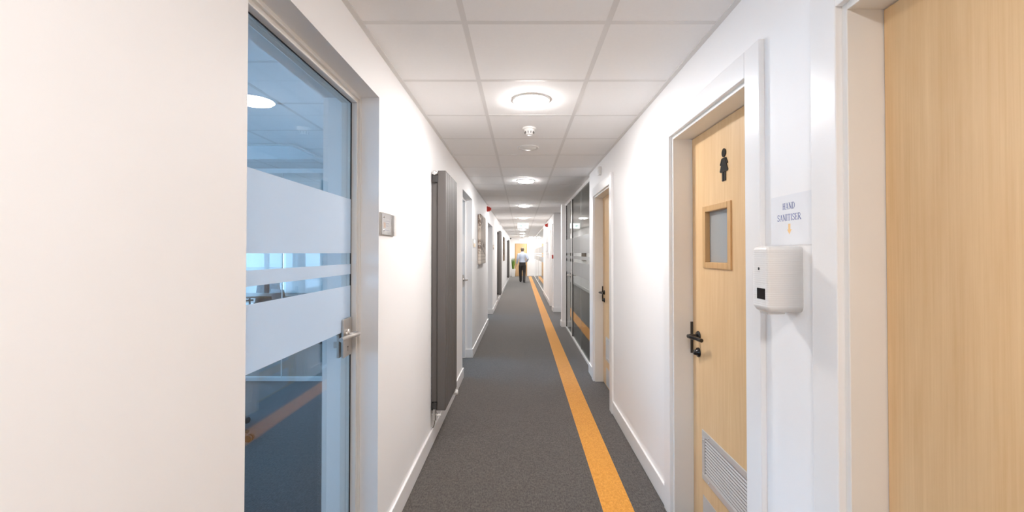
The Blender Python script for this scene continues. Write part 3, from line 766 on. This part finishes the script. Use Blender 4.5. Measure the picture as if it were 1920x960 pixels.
MB().prism([(ay - .005, 1.541), (ay + .005, 1.541), (ay + .005, 1.523), (ay + .0105, 1.523), (ay, 1.508), (ay - .0105, 1.523), (ay - .005, 1.523)], 'x', XR - .0015, XR - .0011).build('printed_arrow', 'ink_orange', sheet)

e = tag(empty('sanitiser_dispenser', (XR, 1.315, 1.265)), 'white ribbed automatic hand sanitiser dispenser under the paper notice', 'dispenser')
# body: rounded plan extruded upwards with ribs
def disp_plan(ins=0):
    x0, x1, ya, yb = .7275 + ins, XR, 1.263 + ins, 1.368 - ins
    r1, r2 = .009, .040; P = [(x1, ya)]
    for k in range(7): a = PI / 2 * k / 6; P.append((x0 + r1 - r1 * math.sin(a), ya + r1 - r1 * math.cos(a)))
    for k in range(9): a = PI / 2 * k / 8; P.append((x0 + r2 - r2 * math.cos(a), yb - r2 + r2 * math.sin(a)))
    P.append((x1, yb)); return P
m = MB(); levels = [(1.272, .012), (1.276, .006), (1.283, .002), (1.289, 0)]
z = 1.289
nr = 26
for k in range(nr):
    za = 1.289 + (1.458 - 1.289) * k / nr; zb = 1.289 + (1.458 - 1.289) * (k + 1) / nr
    levels += [(za + (zb - za) * .35, 0.0), (za + (zb - za) * .65, .0006), (zb, .0)]
levels += [(1.463, .002), (1.468, .006), (1.470, .012)]
vs, fs = [], []
for zz, ins in levels:
    for p in disp_plan(ins): vs.append((p[0], p[1], zz))
n = len(disp_plan())
for i in range(len(levels) - 1):
    for j in range(n): fs.append((i * n + j, i * n + (j + 1) % n, (i + 1) * n + (j + 1) % n, (i + 1) * n + j))
fs += [tuple(range(n - 1, -1, -1)), tuple(range((len(levels) - 1) * n, len(levels) * n))]
m.add(vs, fs, True).build('body', 'plastic', e)
sw = B(.7265, .7300, 1.2735, 1.317, 1.310, 1.3435).build('sight_window', 'window_dark', e, .001, 1)
MB().prism([(1.306 + .0032 * math.cos(a * PI / 5), 1.402 + .0045 * math.sin(a * PI / 5)) for a in range(10)], 'x', .7262, .7285).build('hand_icon', 'rubber', e)
B(.7265, .7290, 1.300, 1.312, 1.392, 1.394).build('icon_line', 'alu', e)
B(.745, .80, 1.292, 1.338, 1.2635, 1.274).build('nozzle_tray', 'plastic', e, .004, 2)

# ------------------------------------------------------------------ meeting room furniture
def office_chair(loc, rot, label):
    e = empty('office_chair', (0, 0, 0))
    B(-.23, .23, -.22, .23, .42, .48).build('seat', 'seat', e, .03, 3)
    vs, fs = [], []
    NX, NZ = 8, 6
    for s_ in (0, 1):
        for i in range(NX + 1):
            for j in range(NZ + 1):
                u = -1 + 2 * i / NX; q = j / NZ
                vs.append((u * (.21 - .03 * q), .22 + .05 * q + .035 * s_ - .05 * u * u * .6, .52 + .38 * q))
    def idx(s_, i, j): return s_ * (NX + 1) * (NZ + 1) + i * (NZ + 1) + j
    for s_ in (0, 1):
        for i in range(NX):
            for j in range(NZ): fs.append((idx(s_, i, j), idx(s_, i + 1, j), idx(s_, i + 1, j + 1), idx(s_, i, j + 1)))
    for i in range(NX): fs += [(idx(0, i, 0), idx(1, i, 0), idx(1, i + 1, 0), idx(0, i + 1, 0)), (idx(0, i, NZ), idx(0, i + 1, NZ), idx(1, i + 1, NZ), idx(1, i, NZ))]
    for j in range(NZ): fs += [(idx(0, 0, j), idx(0, 0, j + 1), idx(1, 0, j + 1), idx(1, 0, j)), (idx(0, NX, j), idx(1, NX, j), idx(1, NX, j + 1), idx(0, NX, j + 1))]
    MB().add(vs, fs, True).build('backrest', 'seat', e)
    MB().tube([(0, .15, .43), (0, .27, .46), (0, .29, .60)], .018, 8).build('back_support', 'black_plastic', e)
    for s_ in (-1, 1):
        MB().tube([(s_ * .22, .08, .45), (s_ * .27, .08, .47), (s_ * .27, .06, .64), (s_ * .27, .12, .66), (s_ * .27, -.14, .66)], .016, 8).build('armrest', 'black_plastic', e)
    MB().tube([(0, 0, .12), (0, 0, .42)], .025, 12).build('gas_column', 'chrome', e)
    for k in range(5):
        a = 2 * PI * k / 5 + .3; c, s = math.cos(a), math.sin(a)
        leg = MB().tube([(0, 0, .13), (.15 * c, .15 * s, .115), (.36 * c, .36 * s, .075)], [.024, .02, .015], 8).build('leg', 'black_plastic', e)
        cx, cy_ = .37 * c, .37 * s
        w = MB()
        for q in (-.014, .014): w.tube([(cx - s * (q - .009), cy_ + c * (q - .009), .027), (cx - s * (q + .009), cy_ + c * (q + .009), .027)], .027, 14)
        w.build('castor', 'rubber', leg)
    e.location = loc; e.rotation_euler = (0, 0, rot); tag(e, label, 'chair', 'dark meeting chairs'); return e
office_chair((-2.46, 3.30, 0), .957, 'dark swivel chair on castors just inside the glass door')
office_chair((-4.33, 6.9, 0), 2.6, 'dark chair at the near side of the meeting table seen in the clear strip')
office_chair((-4.62, 7.75, 0), .4, 'dark chair at the far side of the meeting table')
office_chair((-3.55, 6.7, 0), 2.5, 'dark chair at the table corner beside the glass joint')
office_chair((-3.35, 7.6, 0), -.9, 'dark chair at the end of the meeting table')
e = tag(empty('meeting_table', (-4.2, 7.25, 0)), 'long dark meeting table behind the inner glass partition', 'table')
B(-5.2, -3.5, 7.0, 7.6, .71, .74).build('table_top', 'oak_top', e, .006, 2)
for x in (-5.0, -3.75): B(x, x + .06, 7.12, 7.48, 0, .71).build('leg', 'bead', e, .003, 1)
e = tag(empty('ceiling_panel', (-2.6, 4.0, CZ)), 'unlit white square panel in the meeting room ceiling', 'ceiling light')
B(-3.2, -2.0, 3.73, 4.31, CZ - .012, CZ - .001).build('frame', 'plastic', e, .002, 1)
B(-3.17, -2.03, 3.76, 4.28, CZ - .014, CZ - .011).build('diffuser', 'off_panel', e)

# ------------------------------------------------------------------ potted plant
px_, py_ = -.48, 26.2
e = tag(empty('potted_plant', (px_, py_, 0)), 'upright green long leaved plant in a tall white planter', 'plant')
pot = MB(); pot.add([(px_ + sx * r, py_ + sy * r, z) for z, r in ((0, .105), (.47, .14), (.47, .125), (.43, .122)) for sx, sy in ((-1, -1), (1, -1), (1, 1), (-1, 1))],
    [(0, 3, 2, 1)] + [(4 * k + i, 4 * k + (i + 1) % 4, 4 * k + 4 + (i + 1) % 4, 4 * k + 4 + i) for k in range(3) for i in range(4)])
pot.build('planter', 'planter', e, .006, 2)
B(px_ - .123, px_ + .123, py_ - .123, py_ + .123, .40, .435).build('soil', 'soil', e)
for k in range(34):
    a = random.uniform(0, 2 * PI); rb = random.uniform(.0, .08); lean = random.uniform(.02, .17); h = random.uniform(.45, .80); w = random.uniform(.016, .028)
    c, s = math.cos(a), math.sin(a); vs = []; N = 6
    for i in range(N + 1):
        q = i / N; rad = rb + lean * q ** 1.7; zz = .42 + h * q - .05 * lean / .17 * q ** 4
        ww = w * math.sin(PI * (.12 + .86 * q)) + .002
        bx_, by_ = px_ + c * rad, py_ + s * rad
        vs += [(bx_ - s * ww, by_ + c * ww, zz), (bx_ + c * .004, by_ + s * .004, zz - .002), (bx_ + s * ww, by_ - c * ww, zz), (bx_ - c * .003, by_ - s * .003, zz - .004)]
    fs = [(4 * i + j, 4 * i + (j + 1) % 4, 4 * i + 4 + (j + 1) % 4, 4 * i + 4 + j) for i in range(N) for j in range(4)]
    vs = [(max(min(x, 2), XL + .01), min(y, YE - .02), z) for x, y, z in vs]
    MB().add(vs, fs, True).build('leaf', random.choice(['leaf', 'leaf', 'leaf2']), e)

# ------------------------------------------------------------------ walking man
PXm, PYm = .065, 20.95
man = tag(empty('person', (PXm, PYm, 0)), 'person in pale blue shirt and dark trousers walking away towards the door', 'person')
def loft(mb, rings, n=22):
    # rings: (x, y, z, rx, ry) stacked bottom to top
    vs = [(r[0] + r[3] * math.cos(2 * PI * j / n), r[1] + r[4] * math.sin(2 * PI * j / n), r[2]) for r in rings for j in range(n)]; k = len(rings)
    mb.add(vs, [(i * n + j, i * n + (j + 1) % n, (i + 1) * n + (j + 1) % n, (i + 1) * n + j) for i in range(k - 1) for j in range(n)], True)
    mb.add(vs[:n], [tuple(range(n - 1, -1, -1))]); mb.add(vs[-n:], [tuple(range(n))])
def ball(mb, c, r, n=12):
    mb.lathe([(max(1e-4, r * math.sin(PI * k / 8)), -r * math.cos(PI * k / 8)) for k in range(9)], c, n)
def limb(mb, pts, rad):
    mb.tube(pts, rad, 14)
    for p, r in zip(pts, rad): ball(mb, p, r * .99)
def fused(name, mb, mat, voxel, parent, smooth=6):
    # unite the overlapping volumes into one continuous surface (local coordinates of the person)
    me = bpy.data.meshes.new(name); me.from_pydata([Vector(p) for p in mb.v], [], mb.f)
    bm = bmesh.new(); bm.from_mesh(me); bmesh.ops.recalc_face_normals(bm, faces=bm.faces[:]); bm.to_mesh(me); bm.free()
    o = bpy.data.objects.new(name, me); COL.objects.link(o)
    r = o.modifiers.new('remesh', 'REMESH'); r.mode = 'VOXEL'; r.voxel_size = voxel; r.use_smooth_shade = True
    if smooth: q = o.modifiers.new('smooth', 'SMOOTH'); q.iterations = smooth; q.factor = .5
    bpy.context.view_layer.update()
    nm = bpy.data.meshes.new_from_object(o.evaluated_get(bpy.context.evaluated_depsgraph_get()))
    bpy.data.objects.remove(o); nm.name = name; nm.materials.clear(); nm.materials.append(M[mat])
    for p in nm.polygons: p.use_smooth = True
    ob = bpy.data.objects.new(name, nm); COL.objects.link(ob); ob.parent = parent; ORG[ob.name] = ORG[man.name]
    return ob
# joints: x right, y forward (away from the camera), z up
SL, EL, HL = (-.178, 0, 1.37), (-.235, -.02, 1.14), (-.275, .06, .92)
SR, ER, HR = (.178, 0, 1.37), (.262, -.06, 1.16), (.205, .12, 1.03)
KL, AL = (-.095, .13, .49), (-.088, .15, .09)
KR, AR = (.092, .02, .48), (.078, -.16, .11)
m = MB()
loft(m, [(0, 0, .84, .145, .11), (0, 0, .95, .135, .10), (0, 0, 1.10, .13, .095), (0, .005, 1.28, .155, .105), (0, 0, 1.40, .15, .085), (0, 0, 1.455, .075, .06), (0, .01, 1.54, .054, .056)])
loft(m, [(0, .035, 1.505, .030, .035), (0, .03, 1.53, .055, .068), (0, .025, 1.57, .070, .088), (0, .02, 1.62, .077, .098), (0, .015, 1.67, .074, .095), (0, .01, 1.705, .055, .072), (0, .01, 1.722, .025, .035)])
m.tube([(0, .112, 1.645), (0, .132, 1.612), (0, .118, 1.602)], [.008, .014, .012], 8)
limb(m, [SL, EL, HL], [.052, .042, .029]); limb(m, [SR, ER, HR], [.052, .042, .029])
def hand(m, w, d, side):
    # w wrist, d direction of the fingers, side: unit vector across the knuckles towards the thumb
    w, d, side = Vector(w), Vector(d).normalized(), Vector(side).normalized(); nn = d.cross(side)
    for q in (-.024, -.008, .008, .024): m.tube([tuple(w), tuple(w + d * .085 + side * q)], [.017, .013], 8)
    for q, L in ((-.027, .055), (-.009, .072), (.009, .078), (.027, .068)):
        a = w + d * .08 + side * q
        m.tube([tuple(a), tuple(a + d * L * .5 + nn * .006), tuple(a + d * L * .85 + nn * .022)], [.0095, .009, .0075], 8)
    a = w + d * .028 + side * .022
    m.tube([tuple(a), tuple(a + side * .030 + d * .025), tuple(a + side * .034 + d * .058 + nn * .008)], [.0125, .0105, .0085], 8)
hand(m, HL, (-.04, .14, -1), (.15, 1, .1)); hand(m, HR, (-.55, .8, -.12), (0, .1, 1))
limb(m, [(-.085, 0, .86), KL, AL], [.085, .058, .042]); limb(m, [(.085, 0, .86), KR, AR], [.085, .058, .042])
limb(m, [(-.088, .14, .05), (-.09, .25, .04)], [.036, .03]); limb(m, [(.078, -.17, .06), (.08, -.07, .04)], [.036, .03])
body = fused('body', m, 'skin', .0065, man, 4)
for s_ in (-1, 1):
    MB().tube([(PXm + s_ * .072, PYm + .018, 1.598), (PXm + s_ * .086, PYm + .008, 1.622), (PXm + s_ * .078, PYm + .012, 1.648)], [.006, .011, .007], 8).build('ear', 'skin', body)
    MB().lathe([(1e-4, -.008), (.009, -.003), (.009, .003), (1e-4, .008)], (PXm + s_ * .029, PYm + .108, 1.632), 10).build('eye', 'plastic', body)
MB().tube([(PXm - .022, PYm + .108, 1.568), (PXm, PYm + .113, 1.566), (PXm + .022, PYm + .108, 1.568)], .005, 6).build('mouth', 'red', body)
m = MB()
loft(m, [(0, .0, 1.545, .058, .056), (0, -.004, 1.575, .076, .080), (0, -.008, 1.62, .085, .088), (0, -.004, 1.67, .084, .096), (0, .006, 1.71, .066, .084), (0, .012, 1.735, .032, .045)])
fused('hair', m, 'hair', .008, man, 6)
m = MB()
loft(m, [(0, 0, .955, .158, .128), (0, 0, 1.02, .158, .124), (0, 0, 1.12, .150, .115), (0, .005, 1.28, .172, .122), (0, 0, 1.39, .185, .10), (0, 0, 1.435, .145, .085), (0, 0, 1.465, .09, .075), (0, .006, 1.50, .066, .066), (0, .008, 1.53, .064, .066)])
limb(m, [SL, EL, (-.272, .05, .945)], [.072, .060, .044]); limb(m, [SR, ER, (.215, .09, 1.048)], [.072, .062, .048])
fused('shirt', m, 'shirt', .010, man, 6)
m = MB()
loft(m, [(0, 0, .80, .16, .125), (0, 0, .90, .166, .135), (0, 0, .985, .158, .13)])
limb(m, [(-.085, 0, .82), KL, AL], [.102, .078, .066]); limb(m, [(.085, 0, .82), KR, AR], [.102, .078, .066])
fused('trousers', m, 'trousers', .012, man, 5)
bl = MB().lathe([(.156, -.016), (.163, -.014), (.163, .014), (.156, .016)], (PXm, 0, .975), 28); bl.v = [(x, PYm + y * .82, z) for x, y, z in bl.v]
bl.build('belt', 'belt', man)
for pts in ([(-.088, .115, .045), (-.089, .19, .042), (-.091, .29, .034)], [(.078, -.205, .05), (.079, -.12, .042), (.081, -.02, .034)]):
    m = MB(); limb(m, pts, [.042, .044, .034]); m.v = [(x, y, max(z, .001)) for x, y, z in m.v]
    fused('shoe', m, 'shoe', .010, man, 4)
